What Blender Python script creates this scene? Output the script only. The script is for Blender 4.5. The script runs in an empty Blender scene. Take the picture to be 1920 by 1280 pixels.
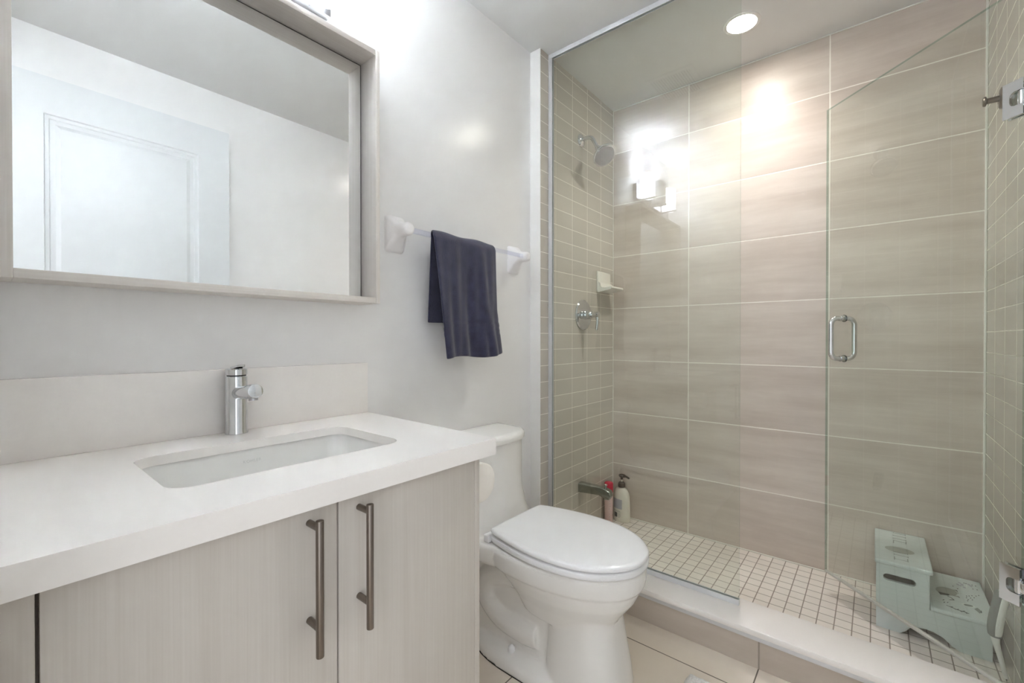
import bpy, bmesh, math, random
from math import sin, cos, pi, radians
from mathutils import Vector, Matrix
from mathutils.geometry import tessellate_polygon

C = bpy.context.scene.collection
S = bpy.context.scene

# ------------------------------------------------------------------ camera
cam_d = bpy.data.cameras.new('camera')
cam = bpy.data.objects.new('camera', cam_d)
C.objects.link(cam)
cam_d.sensor_width = 36.0
cam_d.lens = 827.0 / 1920 * 36
cam_d.clip_start = 0.01
cam.location = (0, 0, 1.10)
cam.rotation_euler = (radians(90 - 0.367), 0, radians(39.43 - 90))
S.camera = cam

# ------------------------------------------------------------------ light
VANITY_LAMP = 9        # emission of a lit frosted shade
BULB = 165             # emission of the bulbs, seen only through the open tops of the shades
DOWN_LAMP = 1.6         # emission of the recessed lamp in the shower ceiling
DAYLIGHT = 0.74           # daylight that comes in through the open doorway
world = bpy.data.worlds.new('daylight')
S.world = world
world.use_nodes = True
wb = world.node_tree.nodes['Background']
wb.inputs[0].default_value = (0.92, 0.955, 1.0, 1)
wb.inputs[1].default_value = DAYLIGHT
S.view_settings.view_transform = 'Standard'
S.view_settings.look = 'None'
S.view_settings.exposure = 1.38
S.view_settings.gamma = 1.0
S.cycles.max_bounces = 14
S.cycles.diffuse_bounces = 7
S.cycles.glossy_bounces = 6
S.cycles.transparent_max_bounces = 20
S.cycles.caustics_reflective = False
S.cycles.sample_clamp_indirect = 80.0

# ------------------------------------------------------------------ measures (metres)
YW, YT = 1.2694, 1.212      # painted wall, tiled wall at the shower head
XB, YR = 2.4265, -0.326     # far tiled wall, right wall
XS, XG = 1.683, 1.757       # where the tiled wall starts, plane of the glass
ZC, ZSH = 2.4564, 0.05      # ceiling, shower floor
ROW, Z0 = 0.3065, 0.972     # big tile row, one joint height

# ------------------------------------------------------------------ materials
def lin(h):
    h = h.lstrip('#')
    v = [int(h[i:i + 2], 16) / 255 for i in (0, 2, 4)]
    return tuple((x / 12.92 if x <= 0.04045 else ((x + 0.055) / 1.055) ** 2.4) for x in v) + (1,)

class NT:
    def __init__(self, name):
        self.m = bpy.data.materials.new(name)
        self.m.use_nodes = True
        self.t = self.m.node_tree
        self.bsdf = self.t.nodes['Principled BSDF']
        self.out = self.t.nodes['Material Output']
    def n(self, kind, **kw):
        nd = self.t.nodes.new(kind)
        for k, v in kw.items():
            setattr(nd, k, v)
        return nd
    def link(self, a, b):
        self.t.links.new(a, b)
    def math(self, op, a, b=None, c=None, clamp=False):
        nd = self.n('ShaderNodeMath', operation=op)
        nd.use_clamp = clamp
        for i, x in enumerate((a, b, c)):
            if x is None: continue
            if isinstance(x, (int, float)): nd.inputs[i].default_value = x
            else: self.link(x, nd.inputs[i])
        return nd.outputs[0]
    def mix(self, fac, a, b):
        nd = self.n('ShaderNodeMix', data_type='RGBA')
        for i, x in ((0, fac), (6, a), (7, b)):
            if isinstance(x, (int, float)): nd.inputs[i].default_value = x
            elif isinstance(x, tuple): nd.inputs[i].default_value = x
            else: self.link(x, nd.inputs[i])
        return nd.outputs[2]
    def pos(self):
        return self.n('ShaderNodeNewGeometry').outputs['Position']
    def noise(self, vec, scale, detail=3, rough=0.5, stretch=None, loc=None):
        if stretch or loc:
            mp = self.n('ShaderNodeMapping')
            if stretch: mp.inputs['Scale'].default_value = stretch
            self.link(vec, mp.inputs['Vector'])
            if loc is not None: self.link(loc, mp.inputs['Location'])
            vec = mp.outputs[0]
        nd = self.n('ShaderNodeTexNoise')
        nd.inputs['Scale'].default_value = scale
        nd.inputs['Detail'].default_value = detail
        nd.inputs['Roughness'].default_value = rough
        self.link(vec, nd.inputs['Vector'])
        return nd.outputs[0]
    def ramp(self, fac, lo, hi, a=0.0, b=1.0):
        nd = self.n('ShaderNodeMapRange')
        self.link(fac, nd.inputs[0])
        for i, x in zip((1, 2, 3, 4), (lo, hi, a, b)): nd.inputs[i].default_value = x
        return nd.outputs[0]
    def bump(self, h, strength, dist):
        nd = self.n('ShaderNodeBump')
        nd.inputs['Strength'].default_value = strength
        nd.inputs['Distance'].default_value = dist
        self.link(h, nd.inputs['Height'])
        self.link(nd.outputs[0], self.bsdf.inputs['Normal'])
    def set(self, col=None, rough=None, metal=None, **kw):
        b = self.bsdf.inputs
        if col is not None:
            if isinstance(col, tuple): b['Base Color'].default_value = col
            else: self.link(col, b['Base Color'])
        if rough is not None:
            if isinstance(rough, (int, float)): b['Roughness'].default_value = rough
            else: self.link(rough, b['Roughness'])
        if metal is not None: b['Metallic'].default_value = metal
        for k, v in kw.items(): b[k].default_value = v
        return self.m

def plain(name, hexcol, rough=0.5, metal=0.0, vary=0.04, scale=30.0, bump=0.0, **kw):
    t = NT(name)
    c = lin(hexcol)
    nz = t.noise(t.n('ShaderNodeTexCoord').outputs['Object'], scale)
    d = tuple(min(1, x * (1 - vary)) for x in c[:3]) + (1,)
    e = tuple(min(1, x * (1 + vary)) for x in c[:3]) + (1,)
    col = t.mix(nz, d, e)
    if bump: t.bump(nz, bump, 0.001)
    return t.set(col, rough, metal, **kw)

def tile(name, axes, periods, offs, grout, base, base2, gcol, rough=0.2, streak=None, var=0.08, bump=0.3):
    """Rectangular tiles laid in a stack; joints as lines of grout."""
    t = NT(name)
    p = t.pos()
    sp = t.n('ShaderNodeSeparateXYZ'); t.link(p, sp.inputs[0])
    ds, ids = [], []
    for ax, per, off in zip(axes, periods, offs):
        s = t.math('DIVIDE', t.math('SUBTRACT', sp.outputs['XYZ'.index(ax)], off), per)
        ids.append(t.math('FLOOR', s))
        f = t.math('FRACT', s)
        ds.append(t.math('MULTIPLY', t.math('MINIMUM', f, t.math('SUBTRACT', 1.0, f)), per))
    d = t.math('MINIMUM', ds[0], ds[1])
    mask = t.ramp(d, grout * 0.40, grout * 0.60, 1.0, 0.0)
    cb = t.n('ShaderNodeCombineXYZ'); t.link(ids[0], cb.inputs[0]); t.link(ids[1], cb.inputs[1])
    wn = t.n('ShaderNodeTexWhiteNoise'); t.link(cb.outputs[0], wn.inputs[0])
    if streak:
        sc = t.n('ShaderNodeVectorMath', operation='SCALE'); t.link(wn.outputs['Color'], sc.inputs[0]); sc.inputs[3].default_value = 9.0
        nz = t.noise(p, 1.0, 6, 0.62, streak, sc.outputs[0])
        fac = t.ramp(nz, 0.36, 0.66)
    else:
        fac = t.ramp(t.noise(p, 3.0, 3), 0.35, 0.65)
    col = t.mix(fac, lin(base), lin(base2))
    br = t.ramp(wn.outputs['Value'], 0, 1, 1 - var, 1 + var)
    vm = t.n('ShaderNodeVectorMath', operation='SCALE'); t.link(col, vm.inputs[0]); t.link(br, vm.inputs[3])
    col = t.mix(mask, vm.outputs[0], lin(gcol))
    r = t.ramp(mask, 0, 1, rough, 0.8)
    t.bump(t.ramp(d, grout * 0.3, grout * 0.9), bump, 0.0015)
    return t.set(col, r)

M = {}
M['wall'] = plain('wall_paint', '#eeedec', 0.24, vary=0.008, scale=6, bump=0.02)
M['ceil'] = plain('ceiling_paint', '#dcdcdb', 0.7, vary=0.008, scale=6)
M['white'] = plain('white_paint', '#ecebe9', 0.32, vary=0.006)
M['doorpaint'] = plain('door_paint', '#dddfe0', 0.35, vary=0.006)
M['caulk'] = plain('caulk', '#e6e4dc', 0.5, vary=0.02)
M['bigtile'] = tile('large_stone_tile', 'YZ', (0.6125, ROW), (0.771, Z0), 0.0045, '#c4b7ac', '#d7ccc2', '#f0ebe2', 0.36,
                    streak=(1, 1.1, 10.0), var=0.03)
M['smalltile'] = tile('small_wall_tile', 'XZ', (0.1535, ROW / 4), (XB, Z0), 0.003, '#c2bcb1', '#c9c3b8', '#e9e5db', 0.14, var=0.025)
M['mosaic'] = tile('mosaic_floor_tile', 'XY', (0.0535, 0.052), (2.37, 0.1635), 0.0036, '#e4dcd3', '#ece6de', '#9a9085', 0.4, var=0.03)
M['floortile'] = tile('floor_tile', 'XY', (ROW, 0.6125), (1.52, 0.2945), 0.004, '#ded3c4', '#e5dccf', '#6f665b', 0.3,
                      streak=(3.0, 1.0, 1.0), var=0.03)
M['curbtile'] = tile('curb_tile', 'YZ', (0.6125, 2.0), (0.2935, -1.0), 0.005, '#bbb0a4', '#c8beb3', '#978d83', 0.25,
                     streak=(1, 1.6, 9.0), var=0.02)
M['quartz'] = plain('white_quartz', '#f2eeea', 0.22, vary=0.015, scale=160)
M['ceramic'] = plain('glazed_white_ceramic', '#eceae6', 0.07, vary=0.004)
M['seatplastic'] = plain('white_seat_plastic', '#efeff0', 0.16, vary=0.004)
M['dish'] = plain('warm_white_ceramic', '#eeebe2', 0.12, vary=0.01)
M['sinkc'] = plain('sink_ceramic', '#ecebe8', 0.08, vary=0.004)
M['barceramic'] = plain('towel_bar_ceramic', '#f0eeee', 0.3, vary=0.01)
M['rubber'] = plain('black_rubber', '#151515', 0.6)
M['dark'] = plain('dark_gap', '#2a2622', 0.7)
M['gap'] = plain('grey_brown_board', '#857c70', 0.6)
M['midgreyprint'] = plain('grey_print', '#8d958f', 0.5)  # mid-grey ink of the stool prints and the bottle's small text
M['greyprint'] = plain('pale_grey_print', '#a9aea6', 0.5)
M['blackprint'] = plain('dark_grey_print', '#454b48', 0.5)
M['whiteprint'] = plain('white_print', '#e4ebe7', 0.5)
M['lilacprint'] = plain('lilac_print', '#b6b8c0', 0.5)
M['stool'] = plain('pale_sage_paint', '#d4dddb', 0.42, vary=0.03, scale=8)
M['brushwhite'] = plain('white_plastic', '#eef0ec', 0.35, vary=0.01)
M['brushgrey'] = plain('grey_rubber_grip', '#868984', 0.5)
M['bristle'] = plain('dark_bristles', '#5a5a55', 0.8)
M['bottlewhite'] = plain('cream_bottle_plastic', '#e6e2d6', 0.3, vary=0.01)
M['brown'] = plain('dark_brown_plastic', '#42352b', 0.35)
M['red'] = plain('crimson_plastic', '#c8103c', 0.3)
M['pink'] = plain('pale_pink_plastic', '#e3c6c2', 0.3, vary=0.03)
M['labelgrey'] = plain('grey_lilac_label', '#b7b2b6', 0.5)
M['mark'] = plain('pale_grey_mark', '#cfcecb', 0.3)
M['paper'] = plain('tissue_paper', '#f1ece4', 0.9, vary=0.02)
M['vinyl'] = plain('white_vinyl', '#e9e9ea', 0.35)

def metal(name, hexcol, rough, brushed=None):
    t = NT(name)
    co = t.n('ShaderNodeTexCoord').outputs['Object']
    nz = t.noise(co, 1.0, 2, 0.5, brushed or (40, 40, 40))
    col = t.mix(nz, tuple(x * 0.95 for x in lin(hexcol)[:3]) + (1,), lin(hexcol))
    r = t.ramp(nz, 0, 1, rough * 0.85, rough * 1.15)
    return t.set(col, r, 1.0)
M['chrome'] = metal('polished_chrome', '#dfe1e3', 0.06)
M['nickel'] = metal('brushed_nickel', '#857c74', 0.30, (900, 900, 30))
M['spout'] = metal('dull_chrome', '#a3a59e', 0.2)
M['satin'] = metal('satin_lamp_metal', '#b9b8ba', 0.3, (20, 400, 400))
M['alu'] = plain('satin_white_aluminium', '#d9dadc', 0.35, metal=0.25, vary=0.01)

def wood(name, a, b, stretch, rough=0.45):
    t = NT(name)
    p = t.pos()
    n1 = t.noise(p, 1.0, 6, 0.6, stretch)
    n2 = t.noise(p, 1.0, 2, 0.5, tuple(x * 0.22 for x in stretch))
    f = t.ramp(t.math('ADD', t.math('MULTIPLY', n1, 0.6), t.math('MULTIPLY', n2, 0.4)), 0.36, 0.64)
    t.bump(n1, 0.05, 0.0005)
    return t.set(t.mix(f, lin(a), lin(b)), rough)
M['cab'] = wood('pale_vertical_grain_laminate', '#c5beb5', '#cdc7bf', (260, 260, 4.0))
M['framev'] = wood('pale_frame_laminate_upright', '#d9d2ca', '#e3ddd7', (260, 260, 5.0))
M['frameh'] = wood('pale_frame_laminate_lengthwise', '#d9d2ca', '#e3ddd7', (5.0, 260, 260))

def glass(name, tint, refl=1.5):
    t = NT(name)
    tr = t.n('ShaderNodeBsdfTransparent'); tr.inputs[0].default_value = tint
    gl = t.n('ShaderNodeBsdfGlossy'); gl.inputs['Roughness'].default_value = 0.0
    gl.inputs[0].default_value = (1, 1, 1, 1)
    fr = t.n('ShaderNodeFresnel'); fr.inputs[0].default_value = 1.5
    geo = t.n('ShaderNodeNewGeometry')
    front = t.math('SUBTRACT', 1.0, geo.outputs['Backfacing'])
    fac = t.math('MULTIPLY', t.math('MULTIPLY', fr.outputs[0], refl), front, clamp=True)
    mx = t.n('ShaderNodeMixShader')
    t.link(fac, mx.inputs[0]); t.link(tr.outputs[0], mx.inputs[1]); t.link(gl.outputs[0], mx.inputs[2])
    t.link(mx.outputs[0], t.out.inputs[0])
    t.t.nodes.remove(t.bsdf)
    return t.m
M['pane'] = glass('clear_greenish_glass', (0.945, 0.965, 0.945, 1), 1.7)
M['acrylic'] = glass('clear_acrylic', (0.90, 0.91, 0.96, 1), 1.8)
M['glassedge'] = glass('green_glass_edge', (0.62, 0.74, 0.69, 1), 1.7)
M['seal'] = plain('milky_seal', '#bdbcb4', 0.35)

def emit(name, col, strength):
    t = NT(name)
    t.set(lin('#f4f4f4'), 0.5)
    t.bsdf.inputs['Emission Color'].default_value = col
    t.bsdf.inputs['Emission Strength'].default_value = strength
    return t.m
M['lit'] = emit('lit_frosted_glass', (0.82, 0.90, 1.0, 1), VANITY_LAMP)
M['lens'] = emit('lit_downlight_lens', (1.0, 0.95, 0.86, 1), 36.0)
M['bulb'] = emit('lit_bulb', (0.86, 0.92, 1.0, 1), BULB)
M['frosted'] = plain('unlit_frosted_glass', '#e4e5e6', 0.4)
def mirror_mat():
    t = NT('mirror_silvering')
    return t.set((0.93, 0.945, 0.94, 1), 0.0, 1.0)
M['mirror'] = mirror_mat()
def towel_mat():
    t = NT('navy_terry')
    co = t.n('ShaderNodeTexCoord').outputs['Object']
    n = t.noise(co, 420.0, 2)
    n2 = t.noise(co, 26.0, 4)
    col = t.mix(t.ramp(t.math('ADD', t.math('MULTIPLY', n, 0.5), t.math('MULTIPLY', n2, 0.5)), 0.3, 0.7), lin('#1c1c33'), lin('#3d3d59'))
    t.bump(n, 0.7, 0.003)
    t.set(col, 0.95)
    t.bsdf.inputs['Sheen Weight'].default_value = 0.35
    t.bsdf.inputs['Sheen Roughness'].default_value = 0.5
    return t.m
M['towel'] = towel_mat()
def mat_pile():
    t = NT('white_plush')
    co = t.n('ShaderNodeTexCoord').outputs['Object']
    n = t.noise(co, 160.0, 3)
    t.bump(n, 1.0, 0.006)
    return t.set(t.mix(n, lin('#e6e6e5'), lin('#f7f7f7')), 1.0)
M['plush'] = mat_pile()

# ------------------------------------------------------------------ mesh helpers
def V(*a): return Vector(a)

def box(bm, x0, x1, y0, y1, z0, z1, bev=0.0, seg=2, mat=None):
    vs = [bm.verts.new((x, y, z)) for x in (x0, x1) for y in (y0, y1) for z in (z0, z1)]
    idx = [(0, 1, 3, 2), (4, 6, 7, 5), (0, 4, 5, 1), (2, 3, 7, 6), (0, 2, 6, 4), (1, 5, 7, 3)]
    fs = [bm.faces.new([vs[i] for i in f]) for f in idx]
    if mat is not None:
        for v in vs: v.co = mat @ v.co
    if bev:
        es = set(e for f in fs for e in f.edges)
        bmesh.ops.bevel(bm, geom=list(es), offset=bev, segments=seg, affect='EDGES', profile=0.5)

def loft(bm, rings, cap0=True, cap1=True, closed_path=False):
    """rings: lists of equally many points, each ring closed."""
    vr = [[bm.verts.new(p) for p in r] for r in rings]
    n = len(vr[0])
    m = len(vr)
    for i in range(m if closed_path else m - 1):
        a, b = vr[i], vr[(i + 1) % m]
        for j in range(n):
            k = (j + 1) % n
            bm.faces.new((a[j], a[k], b[k], b[j]))
    if not closed_path:
        if cap0: bm.faces.new(list(reversed(vr[0])))
        if cap1: bm.faces.new(vr[-1])

def frame(d):
    d = d.normalized()
    a = V(0, 0, 1) if abs(d.z) < 0.9 else V(1, 0, 0)
    u = d.cross(a).normalized()
    return u, d.cross(u).normalized()

def cyl(bm, p0, p1, r0, r1=None, n=28, bev=0.0):
    p0, p1 = V(*p0), V(*p1)
    r1 = r0 if r1 is None else r1
    u, w = frame(p1 - p0)
    d = (p1 - p0).normalized()
    def ring(c, r): return [c + u * (r * cos(2 * pi * i / n)) + w * (r * sin(2 * pi * i / n)) for i in range(n)]
    if bev:
        rs = [ring(p0, r0 - bev), ring(p0 + d * bev * 0.3, r0 - bev * 0.3), ring(p0 + d * bev, r0),
              ring(p1 - d * bev, r1), ring(p1 - d * bev * 0.3, r1 - bev * 0.3), ring(p1, r1 - bev)]
    else:
        rs = [ring(p0, r0), ring(p1, r1)]
    loft(bm, rs)

def lathe(bm, base, axis, prof, n=36, sx=1.0, sy=1.0, u=None):
    """prof: (radius, height) along axis from base."""
    base, axis = V(*base), V(*axis).normalized()
    if u is None: u, w = frame(axis)
    else:
        u = V(*u).normalized(); w = axis.cross(u).normalized()
    rs = [[base + axis * h + u * (max(r, 1e-5) * sx * cos(2 * pi * i / n)) + w * (max(r, 1e-5) * sy * sin(2 * pi * i / n))
           for i in range(n)] for r, h in prof]
    loft(bm, rs)

def catmull(pts, sub=8, closed=False):
    out = []
    n = len(pts)
    pts = [V(*p) for p in pts]
    rng = range(n if closed else n - 1)
    for i in rng:
        if closed: a, b, c, d = pts[(i - 1) % n], pts[i], pts[(i + 1) % n], pts[(i + 2) % n]
        else: a, b, c, d = pts[max(i - 1, 0)], pts[i], pts[i + 1], pts[min(i + 2, n - 1)]
        for k in range(sub):
            t = k / sub
            out.append(0.5 * ((2 * b) + (c - a) * t + (2 * a - 5 * b + 4 * c - d) * t * t + (3 * b - a - 3 * c + d) * t ** 3))
    if not closed: out.append(pts[-1])
    return out

def tube(bm, pts, r, n=18, caps=True):
    """r: radius or list of radii, one per point."""
    pts = [V(*p) for p in pts]
    rr = r if isinstance(r, (list, tuple)) else [r] * len(pts)
    rings = []
    up = None
    for i, p in enumerate(pts):
        d = (pts[min(i + 1, len(pts) - 1)] - pts[max(i - 1, 0)]).normalized()
        if up is None: u, w = frame(d)
        else:
            u = (up - d * up.dot(d)).normalized(); w = d.cross(u)
        up = u
        rings.append([p + u * (rr[i] * cos(2 * pi * k / n)) + w * (rr[i] * sin(2 * pi * k / n)) for k in range(n)])
    loft(bm, rings, caps, caps)

def prism(bm, outer, holes, fn, d0, d1):
    """outer, holes: 2D outlines; fn(a, b, d) places them; extruded from d0 to d1."""
    loops = [outer] + list(holes)
    tris = tessellate_polygon([[V(a, b, 0) for a, b in lp] for lp in loops])
    flat = [p for lp in loops for p in lp]
    lo = [bm.verts.new(fn(a, b, d0)) for a, b in flat]
    hi = [bm.verts.new(fn(a, b, d1)) for a, b in flat]
    for t in tris:
        bm.faces.new([hi[i] for i in t]); bm.faces.new([lo[i] for i in reversed(t)])
    k = 0
    for lp in loops:
        m = len(lp)
        for i in range(m):
            j = (i + 1) % m
            bm.faces.new((lo[k + i], lo[k + j], hi[k + j], hi[k + i]))
        k += m

def rrect(x0, x1, y0, y1, r, n=6):
    out = []
    for cx, cy, a in ((x1 - r, y1 - r, 0), (x0 + r, y1 - r, 90), (x0 + r, y0 + r, 180), (x1 - r, y0 + r, 270)):
        for i in range(n + 1):
            t = radians(a + 90 * i / n)
            out.append((cx + r * cos(t), cy + r * sin(t)))
    return out

WORLD = {}
def build(name, bm, mat, parent=None, loc=None, smooth=35, label=None, mats=None):
    """Link a bmesh (written in room coordinates) as one mesh object."""
    bmesh.ops.recalc_face_normals(bm, faces=bm.faces)
    me = bpy.data.meshes.new(name)
    off = WORLD[parent.name] if parent is not None else V(*(loc or (0, 0, 0)))
    bmesh.ops.translate(bm, verts=bm.verts, vec=-off)
    bm.to_mesh(me); bm.free()
    o = bpy.data.objects.new(name, me)
    C.objects.link(o)
    for mm in (mats or [mat]): me.materials.append(mm)
    if smooth:
        me.polygons.foreach_set('use_smooth', [True] * len(me.polygons))
        me.set_sharp_from_angle(angle=radians(smooth))
    if parent is not None: o.parent = parent
    else: o.location = off
    WORLD[o.name] = off
    if label: o['label'] = label
    return o

def thing(name, loc, label, cat, group=None):
    o = bpy.data.objects.new(name, None)
    o.empty_display_size = 0.05
    C.objects.link(o)
    o.location = loc
    WORLD[o.name] = V(*loc)
    tag(o, label, cat, group)
    return o

def tag(o, label, cat, group=None):
    o['label'] = label; o['category'] = cat
    if group: o['group'] = group
    return o

def struct(name, bm, mat, smooth=0, parent=None, mats=None):
    o = build(name, bm, mat, smooth=smooth, parent=parent, mats=mats)
    if parent is None: o['kind'] = 'structure'
    return o

def B(): return bmesh.new()

def one(fn, *a, **k):
    bm = B(); fn(bm, *a, **k); return bm

# ================================================================== setting
XN = 0.005     # the wall that holds the doorway; the camera stands in the opening
YD = 0.50      # left side of the doorway
T = 0.12
struct('floor', one(box, -1.4, XB + T, -1.0, YW + T, -0.10, 0.0), M['floortile'])
struct('floor_shower', one(box, 1.78, XB + 0.01, YR - 0.01, YT + 0.01, 0.001, ZSH), M['mosaic'])
struct('ceiling', one(box, -1.4, XB + T, -1.0, YW + T, ZC, ZC + 0.1), M['ceil'])
struct('wall_left', one(box, XN - T, XB + T, YW, YW + T, 0, ZC), M['wall'])
bm = B(); box(bm, XS, XB + 0.01, YT, YW + 0.01, 0.0, ZC)
struct('wall_left_tiled', bm, M['smalltile'])
# white painted end of the tiled wall
struct('trim_1', one(box, XS - 0.003, XS + 0.001, YT - 0.001, YW, 0.0, ZC, 0.001), M['white'])
struct('wall_back', one(box, XB, XB + T, YR - T, YW + T, 0, ZC), M['bigtile'])
struct('wall_right', one(box, XN - T, XS, YR - T, YR, 0, ZC), M['wall'])
struct('wall_right_tiled', one(box, XS, XB, YR - T, YR, 0, ZC), M['smalltile'])
bm = B()
box(bm, XN - T, XN, YD, YW, 0, ZC)
box(bm, XN - T, XN, YR, YD, 2.26, ZC)
struct('wall_near', bm, M['wall'])
# caulk lines in the tiled corners and along the ceiling and shower floor
struct('trim_2', one(box, XB - 0.004, XB, YT - 0.004, YT, ZSH, ZC, 0.0015), M['caulk'])
struct('trim_3', one(box, XB - 0.007, XB, YR, YR + 0.007, ZSH, ZC, 0.002), M['caulk'])
struct('trim_4', one(box, XB - 0.005, XB, YR + 0.007, YT - 0.004, ZSH, ZSH + 0.006, 0.002), M['caulk'])
struct('trim_5', one(box, XB - 0.004, XB, YR + 0.007, YT - 0.004, ZC - 0.005, ZC, 0.0015), M['caulk'])

# entry door, swung open flat against the right wall
d = bpy.data.objects.new('door_1', None); C.objects.link(d); d['kind'] = 'structure'
d.location = (0.045, -0.298, 0); WORLD['door_1'] = V(0.045, -0.298, 0)
dx0, dx1, dyf, dyb, dzt = 0.045, 0.898, -0.280, -0.315, 2.235
bm = B()
px0, px1, pz1 = 0.19, 0.755, 2.075
prism(bm, [(dx0, 0.01), (dx1, 0.01), (dx1, dzt), (dx0, dzt)],
      [[(px0, 1.12), (px1, 1.12), (px1, pz1), (px0, pz1)], [(px0, 0.24), (px1, 0.24), (px1, 0.95), (px0, 0.95)]],
      lambda a, b, c: (a, c, b), dyb, dyf)
build('leaf', bm, M['doorpaint'], d, smooth=0)
def door_panel(z0, z1):
    bm = B()
    prof = [(0.0, dyf), (0.004, dyf - 0.007), (0.016, dyf - 0.008), (0.020, dyf - 0.012), (0.036, dyf - 0.012), (0.052, dyf - 0.004)]
    rings = [[(px0 + i, y, z0 + i), (px1 - i, y, z0 + i), (px1 - i, y, z1 - i), (px0 + i, y, z1 - i)] for i, y in prof]
    rings = [[(px0, dyb + 0.001, z0), (px1, dyb + 0.001, z0), (px1, dyb + 0.001, z1), (px0, dyb + 0.001, z1)]] + rings
    loft(bm, rings)
    return bm
build('panel', door_panel(1.12, pz1), M['doorpaint'], d, smooth=0)
build('panel', door_panel(0.24, 0.95), M['doorpaint'], d, smooth=0)
bm = B()
cyl(bm, (0.84, dyf, 1.0), (0.84, dyf + 0.012, 1.0), 0.028, bev=0.002)
cyl(bm, (0.84, dyf + 0.012, 1.0), (0.84, dyf + 0.045, 1.0), 0.010)
tube(bm, catmull([(0.84, dyf + 0.045, 1.0), (0.80, dyf + 0.048, 1.0), (0.73, dyf + 0.046, 1.0)], 6), 0.009)
build('door_handle', bm, M['chrome'], d)

# ================================================================== shower curb
curb = thing('shower_curb', (1.725, 0.45, 0), 'low shower curb with white quartz sill over beige tile face', 'curb')
build('tile_face', one(box, 1.650, 1.79, YR + 0.001, YT - 0.001, 0.0, 0.095), M['curbtile'], curb, smooth=0)
build('edge_trim', one(box, 1.642, 1.792, YR + 0.001, YT - 0.001, 0.095, 0.113, 0.002), M['alu'], curb)
build('sill', one(box, 1.634, 1.806, YR + 0.0005, YT - 0.0005, 0.113, 0.134, 0.003), M['quartz'], curb)

# ================================================================== fixed glass panel
def pane_mesh(bm, p0, p1, z0, z1, th):
    """Upright glass sheet; thin edges take the second material."""
    p0, p1 = V(p0[0], p0[1], 0), V(p1[0], p1[1], 0)
    n = V(-(p1 - p0).y, (p1 - p0).x, 0).normalized() * th / 2
    q = [p0 - n, p1 - n, p1 + n, p0 + n]
    lo = [bm.verts.new((a.x, a.y, z0)) for a in q]; hi = [bm.verts.new((a.x, a.y, z1)) for a in q]
    for i in range(4):
        j = (i + 1) % 4
        f = bm.faces.new((lo[i], lo[j], hi[j], hi[i])); f.material_index = 0 if i in (0, 2) else 1
    f = bm.faces.new(hi); f.material_index = 1
    f = bm.faces.new(list(reversed(lo))); f.material_index = 1

gp = thing('glass_panel', (XG, 0.79, 0.134), 'tall fixed clear glass shower panel from curb to ceiling beside the toilet', 'glass panel')
bm = B(); pane_mesh(bm, (XG, 0.376), (XG, YT - 0.002), 0.138, ZC - 0.004, 0.010)
build('pane', bm, None, gp, smooth=0, mats=[M['pane'], M['glassedge']])
def channel(bm, a, b, c0, c1, fn):
    # small U section: two lips and a web
    w, t_, h = 0.0085, 0.0030, 0.020
    prof = [(-w, 0), (w, 0), (w, h), (w - t_, h), (w - t_, t_), (-w + t_, t_), (-w + t_, h), (-w, h)]
    prism(bm, prof, [], fn, c0, c1)
bm = B(); channel(bm, 0, 0, 0.376, YT, lambda a, b, c: (XG + a, c, 0.1342 + b))
build('sill_channel', bm, M['alu'], gp, smooth=0)
bm = B(); channel(bm, 0, 0, 0.376, YT, lambda a, b, c: (XG + a, c, ZC - 0.0004 - b))
build('header_channel', bm, M['alu'], gp, smooth=0)
bm = B(); channel(bm, 0, 0, 0.1545, ZC - 0.021, lambda a, b, c: (XG + a, YT - 0.0004 - b, c))
build('wall_channel', bm, M['alu'], gp, smooth=0)

# ================================================================== glass door
ang = radians(44.9)
HX, HY = XG, YR + 0.009
ex, ey = cos(ang), sin(ang)          # along the door, from hinge to free edge
nx, ny = -ey, ex                     # towards the room
def D(a, n, z): return (HX + a * ex + n * nx, HY + a * ey + n * ny, z)
sd = thing('shower_door', D(0, 0, 0.134), 'frameless clear glass shower door standing half open into the shower', 'shower door')
bm = B(); pane_mesh(bm, D(0.014, 0, 0)[:2], D(0.665, 0, 0)[:2], 0.147, 2.037, 0.010)
build('pane', bm, None, sd, smooth=0, mats=[M['pane'], M['glassedge']])
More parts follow.
